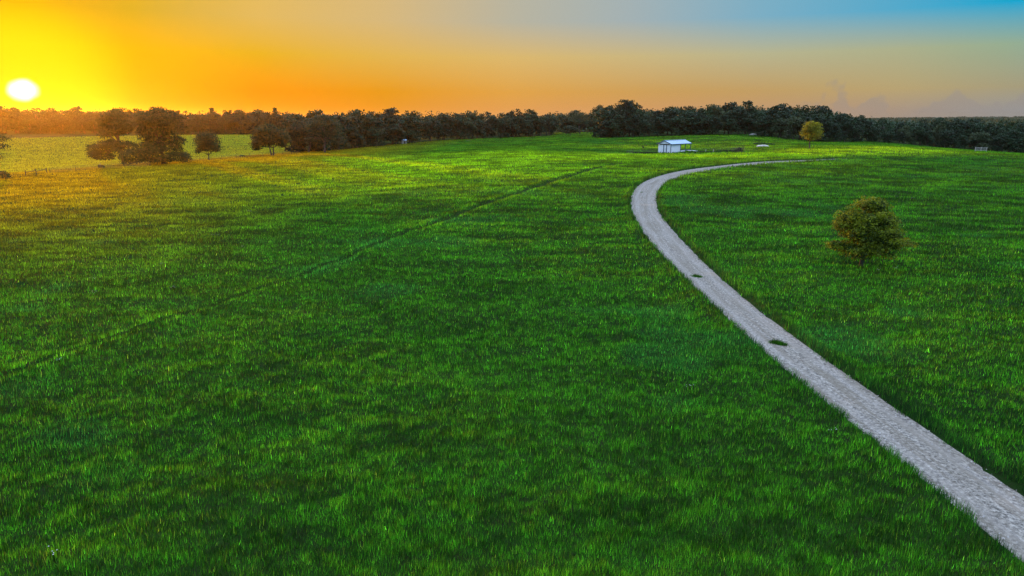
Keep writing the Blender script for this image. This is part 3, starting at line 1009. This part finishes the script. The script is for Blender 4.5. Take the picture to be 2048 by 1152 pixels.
for px, Y, row, x, z, H in forest:
    si = next(i for i, s in enumerate(SECT) if s[0] <= px < s[1] or i == len(SECT) - 1)
    kq = (si, row)
    cnt[kq] = cnt.get(kq, 0) + 1
    if row == 0:
        pi = rng.choice([0, 1, 4, 6, 4, 1])
    elif row == 1:
        pi = rng.choice([0, 1, 2, 3, 6])
    else:
        pi = rng.choice([0, 2, 3, 3, 0, 1, 6, 5])
    word, tm, cm = PROTO[pi]
    cap = cnt[kq] - 1
    label = f'{word} dark tree, {ORD[min(cap, 24)]} from left, {ROWW[row]} {SECT[si][2]}'
    t = empty('woodland_tree', (x, Y, z - 0.1), rng.uniform(0, 6.28), label, 'tree', 'trees in the ' + SECT[si][3])
    sz = H / 12.0
    sxy = sz * rng.uniform(0.95, 1.25) if H < 9 else min(sz, 1.2) * rng.uniform(0.85, 1.15)
    for nm, me in (('trunk', tm), ('crown', cm)):
        o = bpy.data.objects.new(nm, me)
        COL.objects.link(o)
        o.parent = t
        if nm == 'crown' and rng.random() < 0.10 and 700 < px:
            if pi not in PALE:
                pm = cm.copy()
                pm.materials.clear()
                pm.materials.append(M['pale'])
                PALE[pi] = pm
            o.data = PALE[pi]
            t['label'] = label.replace('dark', 'grey-green')
    t.scale = (sxy, sxy, sz)

# a few single trees the photograph shows apart from the rows
x, y, z = at(1246, 312)
tree('tall_oak_tree', (x, y, z), 'tallest tree of the wood, open crown against the sky left of the shed', 'tree',
     [(0, 0, 14.2, 2.6, 2.6, 1.9), (-2.2, 0, 12.2, 2.4, 2.4, 1.5), (2.2, 0, 12.6, 2.2, 2.2, 1.6), (0, 0, 10.0, 3.6, 3.4, 2.6), (-1, 0, 6.5, 4.2, 4, 3), (2, 0, 6, 4, 4, 3)],
     4600, 0.27, 8, 0.3, 'oak', 301, clus=14, fill=0.04, spread=0.24)
x, y, z = gp(1140, 273)
tree('gap_tree', (x, y, z), 'small dark bushy tree standing in the grassy gap', 'tree',
     [(0, 0, 3.6, 3.2, 3, 2.2), (-2.5, 0, 2.6, 2.4, 2.2, 1.8), (2.6, 0, 2.5, 2.6, 2.2, 1.7)], 2600, 0.28, 2.2, 0.2, 'oak', 311)
x, y, z = gp(1163, 269.5)
tree('gap_tree', (x, y + 10, z), 'grey thin-leaved spreading tree on a visible trunk in the grassy gap', 'tree',
     [(0, 0, 9.5, 4.4, 4, 2.6), (-3.6, 0, 8, 3, 3, 2), (3.6, 0, 7.6, 3.2, 3, 2.2), (0, 0, 6.2, 4, 3.6, 1.6)], 2600, 0.26, 5, 0.34, 'pale', 321, clus=14, fill=0.03, spread=0.25)
for px_, py_, lab in ((1213, 273, 'dark bushy tree bulging onto the grass left of the shed'), (1238, 273.5, 'wide dark bushy tree whose leaves touch the grass left of the shed')):
    x, y, z = gp(px_, py_)
    tree('edge_oak_tree', (x, y, z), lab, 'tree',
         [(0, 0, 5.6, 3.6, 3, 3.0), (-2.4, 0, 3.4, 2.8, 2.6, 2.6), (2.6, 0, 3.2, 3.0, 2.6, 2.6), (0, -1, 2.2, 3.4, 2.0, 2.0)], 4200, 0.26, 3, 0.24, 'oak', 331 + px_, spread=0.22)
for px_, py_, H_, lab in ((650, 306, 12.5, 'large dark oak at the corner of the wood with fence at its foot'), (618, 305, 11.0, 'spreading oak overlapping the double-trunk tree')):
    x, y, z = gp(px_, py_)
    q = H_ / 12
    tree('corner_oak_tree', (x, y, z), lab, 'tree',
         [(0, 0, 9.4 * q, 4.2, 4, 2.4 * q), (-3.2, 0, 7.2 * q, 3.2, 3, 2.4 * q), (3.2, 0, 7 * q, 3.4, 3, 2.6 * q), (-4.6, 0, 3.6 * q, 2.2, 2, 1.4 * q, .8), (1, 0, 4.6 * q, 4.2, 3.4, 2.2 * q), (4.6, 0, 3.4 * q, 2.6, 2.4, 2.0 * q)],
         9000, 0.21, 5.2 * q, 0.34, 'oak', 351 + px_, clus=20, spread=0.2)

# deeper woodland behind the rows and far canopy down the valley: nobody could count it
CANV, CANF, CANT = [], [], []
gq = np.random.default_rng(99)


def canopy(x, y, z, H, R, n, s):
    V, F_, T = leaves([(0, 0, H * 0.62, R, R, H * 0.38)], n, s, gq, clus=9, fill=0.05, spread=0.22)
    V = V + np.array([x, y, z])
    b = sum(len(v) for v in CANV)
    CANV.append(V)
    CANF.append(F_ + b)
    CANT.append(T)


for i in range(620):
    px = gq.uniform(-160, 2200)
    Y0 = float(np.interp(px, line_px, line_Y))
    Y = Y0 + 26 + gq.random() * 60
    x, _, z = at(px, Y)
    top = float(np.interp(px, sky_px, sky_py)) + gq.uniform(4, 13)
    _, b, c = ray(px, top)
    H = min(17, max(6, CH + Y * float(c / b) - z))
    canopy(x, Y, z, H, 4.4, 170, 0.55)
    canopy(x + gq.normal(0, 3), Y - 4, z - 1.2, 5.5, 4.2, 90, 0.6)
for i in range(2600):
    px = gq.uniform(1660, 2330)
    Y = 330 * math.exp(gq.random() * math.log(4200 / 330))
    x, _, z = at(px, Y)
    H = gq.uniform(7, 11)
    canopy(x, Y, z, H, 5 * (1 + Y / 1500), 40 if Y > 900 else 90, 0.55 * (1 + Y / 700))
V, F_, T = np.concatenate(CANV), np.concatenate(CANF), np.concatenate(CANT)
o = link('woodland', mesh_np('woodland', V, F_, T), M['oak'])
tag(o, 'dark wooded country stretching behind the treelines to the blue ridge', 'woodland', kind='stuff')
del V, F_, T, CANV, CANF, CANT

# ------------------------------------------------------------------ the shed
cx, cy, cz = gp(1341, 306.5)
TH = math.radians(44)
shed = empty('metal_shed', (cx, cy, cz - 0.05), 0, 'white metal shed with blue-grey gable roof and open pen bay', 'shed')
shed.rotation_euler = (0, 0, math.pi - TH)      # local +X runs along the gable wall to the left, local -Y runs back along the long side
GW, SL, BL, EH, RH = 4.0, 4.9, 5.7, 2.5, 3.35
# local frame: x 0..GW along the gable, y 0..-(SL+BL) along the side


def wall_corr(mb, p0, p1, z0, z1, th=0.06, rib=0.25, dep=0.035):
    """corrugated panel between two plan points"""
    p0, p1 = Vector(p0), Vector(p1)
    L = (p1 - p0).length
    d = (p1 - p0) / L
    nrm = Vector((d.y, -d.x))
    n = max(2, int(L / rib * 4))
    vs, fs = [], []
    for i in range(n + 1):
        q = p0 + d * (L * i / n)
        o_ = dep if i % 4 in (1, 2) else 0.0
        a = q + nrm * o_
        b_ = q - nrm * th
        vs += [(a.x, a.y, z0), (a.x, a.y, z1), (b_.x, b_.y, z0), (b_.x, b_.y, z1)]
    for i in range(n):
        k0, k1 = i * 4, i * 4 + 4
        fs += [(k0, k1, k1 + 1, k0 + 1), (k0 + 2, k0 + 3, k1 + 3, k1 + 2), (k0 + 1, k1 + 1, k1 + 3, k0 + 3)]
    fs += [(0, 1, 3, 2), (n * 4, n * 4 + 2, n * 4 + 3, n * 4 + 1)]
    mb.add(vs, fs)


mb = MB()
wall_corr(mb, (1.28, -0.10), (0.06, -0.10), 0, EH)
wall_corr(mb, (GW - 0.06, -0.10), (2.32, -0.10), 0, EH)
wall_corr(mb, (0.0, -0.12), (0.0, -SL), 0, EH)
wall_corr(mb, (GW, -SL), (GW, -0.12), 0, EH)
wall_corr(mb, (0.06, -SL), (GW - 0.06, -SL), 0, EH)
mb.build('wall', M['white'], shed)
mb = MB()
mb.add([(-0.0, 0.10, EH), (GW, 0.10, EH), (GW / 2, 0.10, RH), (0, -0.02, EH), (GW, -0.02, EH), (GW / 2, -0.02, RH)],
       [(0, 1, 2), (3, 5, 4), (0, 3, 4, 1), (1, 4, 5, 2), (2, 5, 3, 0)])
mb.build('gable_panel', M['white'], shed)
mb = MB()
mb.box((GW / 2, -0.05, EH - 0.12), (GW - 1.0, 0.16, 0.26))
mb.build('gable_shade', M['post'], shed)  # dark strip standing in for the shade beneath the gable panel
mb = MB()
wall_corr(mb, (2.16, -0.13), (1.44, -0.13), 0.05, EH - 0.3, rib=0.2, dep=0.02)
door = mb.build('door', M['white'], shed)
for xx in (1.36, 2.24):
    mb = MB()
    mb.box((xx, -0.06, (EH - 0.26) / 2), (0.15, 0.14, EH - 0.26))
    mb.build('door_post', M['trim'], shed)
mb = MB()
mb.tube([(1.58, -0.03, 1.0), (1.58, -0.03, 1.22)], 0.025, 6)
mb.build('handle', M['post'], door)
# roof, two ribbed slopes
mb = MB()
ov, y0, y1 = 0.28, 0.30, -(SL + BL) - 0.15
n = 44
for sgn in (-1, 1):
    xe = GW / 2 + sgn * (GW / 2 + ov)
    ze = EH - ov * (RH - EH) / (GW / 2) + 0.06
    vs, fs = [], []
    for i in range(n + 1):
        yy = y0 + (y1 - y0) * i / n
        o_ = 0.05 if i % 4 == 1 else 0.0
        vs += [(xe, yy, ze + o_), (GW / 2, yy, RH + 0.06 + o_), (xe, yy, ze - 0.05), (GW / 2, yy, RH + 0.01)]
    for i in range(n):
        a, b_ = i * 4, i * 4 + 4
        fs += [(a, a + 1, b_ + 1, b_), (a + 2, b_ + 2, b_ + 3, a + 3), (a, b_, b_ + 2, a + 2)]
    fs += [(0, 2, 3, 1), (n * 4, n * 4 + 1, n * 4 + 3, n * 4 + 2)]
    mb.add(vs, fs)
roof = mb.build('roof', M['roof'], shed)
mb = MB()
mb.box((GW / 2, (y0 + y1) / 2, RH + 0.12), (0.3, y0 - y1, 0.05))
mb.build('ridge_cap', M['roof'], roof)
mb = MB()
mb.tube([(-ov - 0.04, y0 + .03, EH - .08), (GW / 2, y0 + .03, RH + 0.05), (GW + ov + 0.04, y0 + .03, EH - .08)], 0.10, 4)
mb.build('barge_board', M['trim'], roof)
mb = MB()
mb.box((-ov - 0.06, (y0 + y1) / 2, EH - 0.10), (0.10, y0 - y1 - .1, 0.16))
mb.build('gutter', M['trim'], roof)
for (xx, yy) in ((-0.03, 0.02), (-0.03, -SL - 0.06)):
    mb = MB()
    mb.box((xx, yy, EH / 2), (0.13, 0.13, EH))
    mb.build('corner_trim', M['trim'], shed)
for (xx, yy) in ((0.02, -SL - BL / 2), (0.02, -SL - BL), (GW, -SL - BL / 2), (GW, -SL - BL)):
    mb = MB()
    mb.box((xx, yy, EH / 2), (0.13, 0.13, EH))
    mb.build('bay_post', M['trim'], shed)
mb = MB()
mb.box((0.02, -SL - BL / 2, 0.72), (0.07, BL - 0.2, 0.10))
mb.box((GW, -SL - BL / 2, 0.72), (0.07, BL - 0.2, 0.10))
mb.box((GW, -SL - BL / 2, 1.5), (0.07, BL - 0.2, 0.08))
mb.build('bay_rail', M['trim'], shed)
mb = MB()
wall_corr(mb, (-0.05, -SL - 0.15), (-0.05, -SL - BL * 0.45), 0, 0.62)
mb.build('pen_panel', M['white'], shed)
shed_M = Matrix.Translation((cx, cy, cz)) @ Matrix.Rotation(math.pi - TH, 4, 'Z')

# pale sheets and brush heaped beside the pen
p_ = shed_M @ Vector((-0.9, -SL - BL * 0.75, 0))
mb = MB()
for i in range(3):
    mb.box((rng.normal(0, .5), rng.normal(0, .7), 0.12 + i * 0.09), (1.5, 1.9, 0.05), rng.uniform(0, 3))
o = mb.build('sheet_pile', M['white'], None, (p_.x, p_.y, float(terrain_base(p_.x, p_.y)[0])))
tag(o, 'heap of pale metal sheets lying beside the open bay of the shed', 'sheet pile')

# ------------------------------------------------------------------ fences
def wire_fence(pts_px, label, h=1.15, every=5.0, post='post', wires=4, lean=0.06, thick=0.05):
    P = np.array([gp(*p)[:2] for p in pts_px])
    L = np.r_[0, np.cumsum(np.hypot(*np.diff(P, axis=0).T))]
    n = max(2, int(L[-1] / every))
    tt = np.linspace(0, L[-1], n + 1)
    X_ = np.interp(tt, L, P[:, 0])
    Y_ = np.interp(tt, L, P[:, 1])
    Z_ = terrain_base(X_, Y_)
    root = empty('wire_fence', (X_[0], Y_[0], Z_[0]), 0, label, 'fence')
    tops = []
    for x, y, z in zip(X_, Y_, Z_):
        x, y, z = x - X_[0], y - Y_[0], z - Z_[0]
        lx = rng.normal(0, lean)
        mb = MB()
        mb.tube([(x, y, z - .2), (x + lx, y, z + h * rng.uniform(.9, 1.12))], thick, 6)
        mb.build('post', M[post], root)
        tops.append((x, y, z))
    mb = MB()
    for w in range(wires):
        zz = 0.25 + w * (h - 0.3) / max(1, wires - 1)
        mb.tube([(a, b, c + zz) for a, b, c in tops], 0.012, 4)
    mb.build('wire', M['wire'], root)


def gp2(px, py):
    return gp(px, py)


wire_fence([(100, 347), (160, 342), (205, 338), (300, 334)], 'thin wire fence running from the braced corner to the oak clump', every=4.5)
wire_fence([(380, 325), (430, 320), (480, 316.5), (540, 312.5), (600, 307.5)], 'thin wire fence passing the two lone round trees', every=4.6)
# braced corner
px_l = [(52, 352), (73, 350), (94, 347)]
P = [gp(*p) for p in px_l]
root = empty('brace_fence', P[0], 0, 'dark wooden brace of three posts and rails on the open field', 'fence')
sc = P[0][1] / 1365
tops = []
for x, y, z in P:
    mb = MB()
    dx_, dy_, dz_ = x - P[0][0], y - P[0][1], z - P[0][2]
    mb.tube([(dx_, dy_, dz_ - .2), (dx_, dy_, dz_ + 1.25)], 0.09, 8)
    mb.build('post', M['post'], root)
    tops.append((dx_, dy_, dz_))
for i in range(2):
    a, b = tops[i], tops[i + 1]
    mb = MB()
    mb.tube([(a[0], a[1], a[2] + 0.75), (b[0], b[1], b[2] + 1.0)], 0.06, 6)
    mb.build('rail', M['post'], root)
x, y, z = gp(201, 337)
o = MB().tube([(0, 0, -.2), (0.03, 0, 1.2)], 0.07, 6).build('fence_post', M['paleost'], None, (x, y, z))
tag(o, 'single pale post beside the tiny bush left of the oak clump', 'post')

# gate panel and weedy pen fence each side of the shed
x, y, z = gp(1253.5, 308)
root = empty('gate_panel', (x, y, z), 0, 'small square grey wire gate standing left of the shed', 'gate')
for k_, (dx_, hh_) in enumerate(((0, 1.0), (1.55, 1.2))):
    mb = MB()
    mb.box((dx_, 0, hh_ / 2), (0.09, 0.09, hh_))
    mb.build('gate_post', M['post'], root)
mb = MB()
for i in range(9):
    mb.tube([(0.08 + i * 0.17, 0, 0.08), (0.08 + i * 0.17, 0, 0.95)], 0.018, 5)
for zz in (0.1, 0.5, 0.95):
    mb.tube([(0.05, 0, zz), (1.5, 0, zz)], 0.022, 5)
mb.build('gate_mesh', M['wire'], root)
wire_fence([(1266, 308), (1290, 307.7), (1312, 307)], 'short wire fence between the grey gate and the shed', h=0.95, every=3.0, wires=3, thick=0.03)
wire_fence([(1384, 305), (1420, 303.7), (1450, 303), (1478, 302.5)], 'wire fence running from the shed towards the brush heap', h=1.0, every=3.0, wires=3, thick=0.03)


def weeds(pxa, pya, pxb, pyb, n, h, wdt, label, mat='oak', size=0.16, clusn=26):
    a, b = gp(pxa, pya), gp(pxb, pyb)
    lobes = []
    L = math.hypot(b[0] - a[0], b[1] - a[1])
    kk = max(3, int(L / 1.1))
    for i in range(kk):
        t = (i + rng.random() * .6) / kk
        lobes.append(((b[0] - a[0]) * t, (b[1] - a[1]) * t, (float(terrain_base(a[0] + (b[0] - a[0]) * t, a[1] + (b[1] - a[1]) * t)[0]) - a[2]) + h * 0.3, 0.9, wdt, h * rng.uniform(.35, .8)))
    V, F_, T = leaves(lobes, n, size, rng, clus=8, fill=.2)
    o = link('weed_strip', mesh_np('weed_strip', V, F_, T), M[mat])
    o.location = a
    tag(o, label, 'weeds')


weeds(1264, 308, 1314, 307, 1700, 0.42, 0.5, 'dark strip of weeds along the fence left of the shed')
weeds(1364, 307, 1478, 303, 3000, 0.48, 0.5, 'dark strip of weeds along the fence right of the shed')
# brush heap with posts at the right end
x, y, z = gp(1479, 304)
root = empty('brush_heap', (x, y, z), 0, 'tangled heap of sticks and vines at the end of the shed fence', 'brush heap')
mb = MB()
for i in range(60):
    a = Vector((rng.normal(-0.4, 0.75), rng.normal(0, .4), 0))
    t = rng.uniform(0, math.pi)
    mb.tube([a, a + Vector((math.cos(t) * .5, 0, 0.75)), a + Vector((math.cos(t) * 1.1, rng.normal(0, .2), 1.0 + rng.random() * .4))], [0.03, .025, .012], 4)
mb.build('sticks', M['dry'], root)
V, F_, T = leaves([(-1.0, 0, .5, 1.2, .5, .5), (0, 0, .6, .8, .5, .6)], 700, 0.12, rng, clus=10, fill=.1)
link('vines', mesh_np('vines', V, F_, T), M['oak'], root)
for dx_ in (0.95, 0.55):
    mb = MB()
    mb.tube([(dx_, 0, -.1), (dx_ + .02, 0, 1.55)], 0.07, 6)
    mb.build('post', M['post'], root)
# sapling left of the shed
x, y, z = gp(1287, 307)
tree('sapling', (x, y, z), 'thin bare-stemmed sapling between the grey gate and the shed', 'sapling',
     [(-0.3, 0, 1.75, 0.45, 0.3, 0.22), (-0.05, 0, 1.45, 0.25, .25, .15)], 120, 0.10, 1.4, 0.025, 'oak', 401, clus=8)
# two pale stakes with rag-like tops
for px_, lab in ((1410, 'short pale stake in the weeds nearest right of the shed'), (1425, 'forked pale stake farther right of the shed')):
    x, y, z = gp(px_, 305)
    mb = MB()
    mb.tube([(0, 0, -.1), (0.03, 0, .9)], 0.06, 6)
    mb.tube([(0.0, 0, .45), (0.25 if px_ > 1420 else .12, 0, .8)], 0.045, 5)
    mb.tube([(0.0, 0, .5), (-0.2, 0, .75)], 0.04, 5)
    o = mb.build('stake', M['paleost'], None, (x, y - .6, z))
    tag(o, lab, 'stake', 'stakes right of the shed')


def rock(name, px, py, rx, ry, rz_, mat, label, cat, seed=5, group=None):
    x, y, z = gp(px, py)
    g = np.random.default_rng(seed)
    mb = MB()
    n_, m__ = 12, 7
    vs, fs = [], []
    for i in range(m__):
        for j in range(n_):
            th = math.pi * 0.5 * i / (m__ - 1)
            ph = 2 * math.pi * j / n_
            k_ = 1 + g.normal(0, .09)
            vs.append((math.cos(ph) * math.cos(th) * rx * k_, math.sin(ph) * math.cos(th) * ry * k_, math.sin(th) * rz_ * k_ - .05))
    for i in range(m__ - 1):
        for j in range(n_):
            fs.append((i * n_ + j, i * n_ + (j + 1) % n_, (i + 1) * n_ + (j + 1) % n_, (i + 1) * n_ + j))
    mb.add(vs, fs)
    o = mb.build(name, M[mat], None, (x, y, z))
    return tag(o, label, cat, group)


rock('bare_bank', 1526, 293, 1.9, 1.5, 0.55, 'bare', 'pale bare limestone bank in the grass between shed and yellow tree', 'bank', 6)
x, y, z = gp(1524, 290)
tree('low_scrub', (x, y, z), 'low dark scrub along the top of the bare limestone bank', 'scrub',
     [(-1.6, 0, .35, 1.2, .5, .35), (0.2, 0.1, .4, 1.1, .5, .4), (1.9, -.4, .3, 1.0, .5, .3), (3.0, -1.2, .2, .7, .5, .25)], 1100, 0.12, .2, 0.02, 'oak', 411)
rock('grey_boulder', 1506, 270.5, 1.6, 1.2, 0.8, 'stone', 'low grey boulder at the foot of the wood above the limestone bank', 'boulder', 8)
rock('dark_log', 936, 282.5, 1.5, 0.5, 0.45, 'post', 'dark log lying alone on the grass before the middle wood', 'log', 9)
x, y, z = gp(485, 315)
tree('small_bush', (x, y, z), 'tiny dark bush on the fence line between the two lone round trees', 'bush',
     [(0, 0, 0.35, 0.8, 0.5, 0.35)], 320, 0.12, 0.2, 0.03, 'oak', 421)

# small pale hut under the trees and pale rail gate on the far right
x, y, z = gp(808, 288)
hut = empty('small_hut', (x, y, z), 0.2, 'small pale hut half hidden under the edge of the wood', 'hut')
mb = MB()
mb.box((0, 0, 0.75), (2.0, 1.6, 1.5))
mb.build('wall', M['paleost'], hut)
mb = MB()
mb.add([(-1.15, -.95, 1.5), (1.15, -.95, 1.5), (1.15, .95, 1.5), (-1.15, .95, 1.5), (-1.15, 0, 1.95), (1.15, 0, 1.95)],
       [(0, 1, 5, 4), (2, 3, 4, 5), (0, 4, 3), (1, 2, 5), (0, 3, 2, 1)])
mb.build('roof', M['roof'], hut)
mb = MB()
mb.box((0.3, -.82, 0.6), (0.6, 0.05, 1.15))
mb.build('door', M['post'], hut)
x, y, z = gp(1950, 303)
gt = empty('rail_gate', (x, y, z), -0.1, 'pale weathered rail gate at the foot of the dark wood past the crest', 'gate')
for dx_ in (0, 1.5, 3.0):
    mb = MB()
    mb.box((dx_, 0, .6), (0.13, 0.13, 1.25))
    mb.build('gate_post', M['paleost'], gt)
for zz in (0.35, 0.7, 1.05):
    mb = MB()
    mb.box((1.5, -.1, zz), (3.1, 0.05, 0.12))
    mb.build('rail', M['paleost'], gt)

# ------------------------------------------------------------------ small white wildflowers
fl_px = [(432, 477, 'nearest the wooden brace side of the slope'), (497, 428, ''), (325, 536, ''), (488, 502, ''), (188, 567, ''), (188, 595, ''), (345, 585, ''), (118, 735, ''),
         (111, 1127, ''), (1380, 790, ''), (1662, 877, ''), (1756, 548, ''), (1790, 545, ''), (1825, 402, '')]


def flower(px, py, label, group):
    x, y, z = gp(px, py)
    root = empty('white_flower_clump', (x, y, z), 0, label, 'wildflower', group)
    s = max(1.0, y / 45)
    mb, ms = MB(), MB()
    for i in range(5):
        a, b_ = rng.normal(0, .12 * s), rng.normal(0, .09 * s)
        h = 0.34 + rng.random() * .14
        ms.tube([(a, b_, 0), (a, b_, h)], 0.006, 3)
        r = 0.016 * s ** 0.7
        vs = [(a + math.cos(t * math.pi / 3) * r, b_ + math.sin(t * math.pi / 3) * r, h + 0.01 * (t % 2)) for t in range(6)]
        mb.add(vs + [(a, b_, h + 0.02)], [(t, (t + 1) % 6, 6) for t in range(6)])
    ms.build('stems', M['grass'], root)
    mb.build('petals', M['petal'], root)


LANDF = ['left of the rut, high on the slope', 'below the sunlit crest left of the rut', 'on the left slope midway down', 'just above the faint rut', 'near the left picture edge, upper pair', 'near the left picture edge, lower pair',
         'on the left slope beneath its middle', 'at the lower left close to the rut', 'in the bottom left corner', 'just left of the gravel track, mid-way down', 'left of the track where it widens',
         'under the small oak on its left', 'under the small oak on its right', 'high on the slope right of the small oak', 'in the middle of the near field', 'in the upper middle field between rut and track', 'in the near field left of centre']
for (px_, py_, _), ln in zip(fl_px, LANDF):
    flower(px_, py_, 'small white wildflowers in the grass ' + ln, 'white wildflower clumps in the pasture')

# ------------------------------------------------------------------ haze
hz = bpy.data.meshes.new('haze')
bx = MB().box((800, 1950, 12.0), (5600, 5100, 46.0))
hz = bx.mesh('haze')
hm, N = newmat('evening_haze')
pv = N.n('ShaderNodeVolumePrincipled')
pv.inputs['Color'].default_value = (0.88, 0.74, 0.52, 1)
pv.inputs['Density'].default_value = 0.00007
pv.inputs['Anisotropy'].default_value = 0.84
N.n('ShaderNodeOutputMaterial', {1: pv.outputs[0]})
haze = link('haze', hz, hm)
tag(haze, 'thin warm evening haze over the fields', 'haze', kind='stuff')
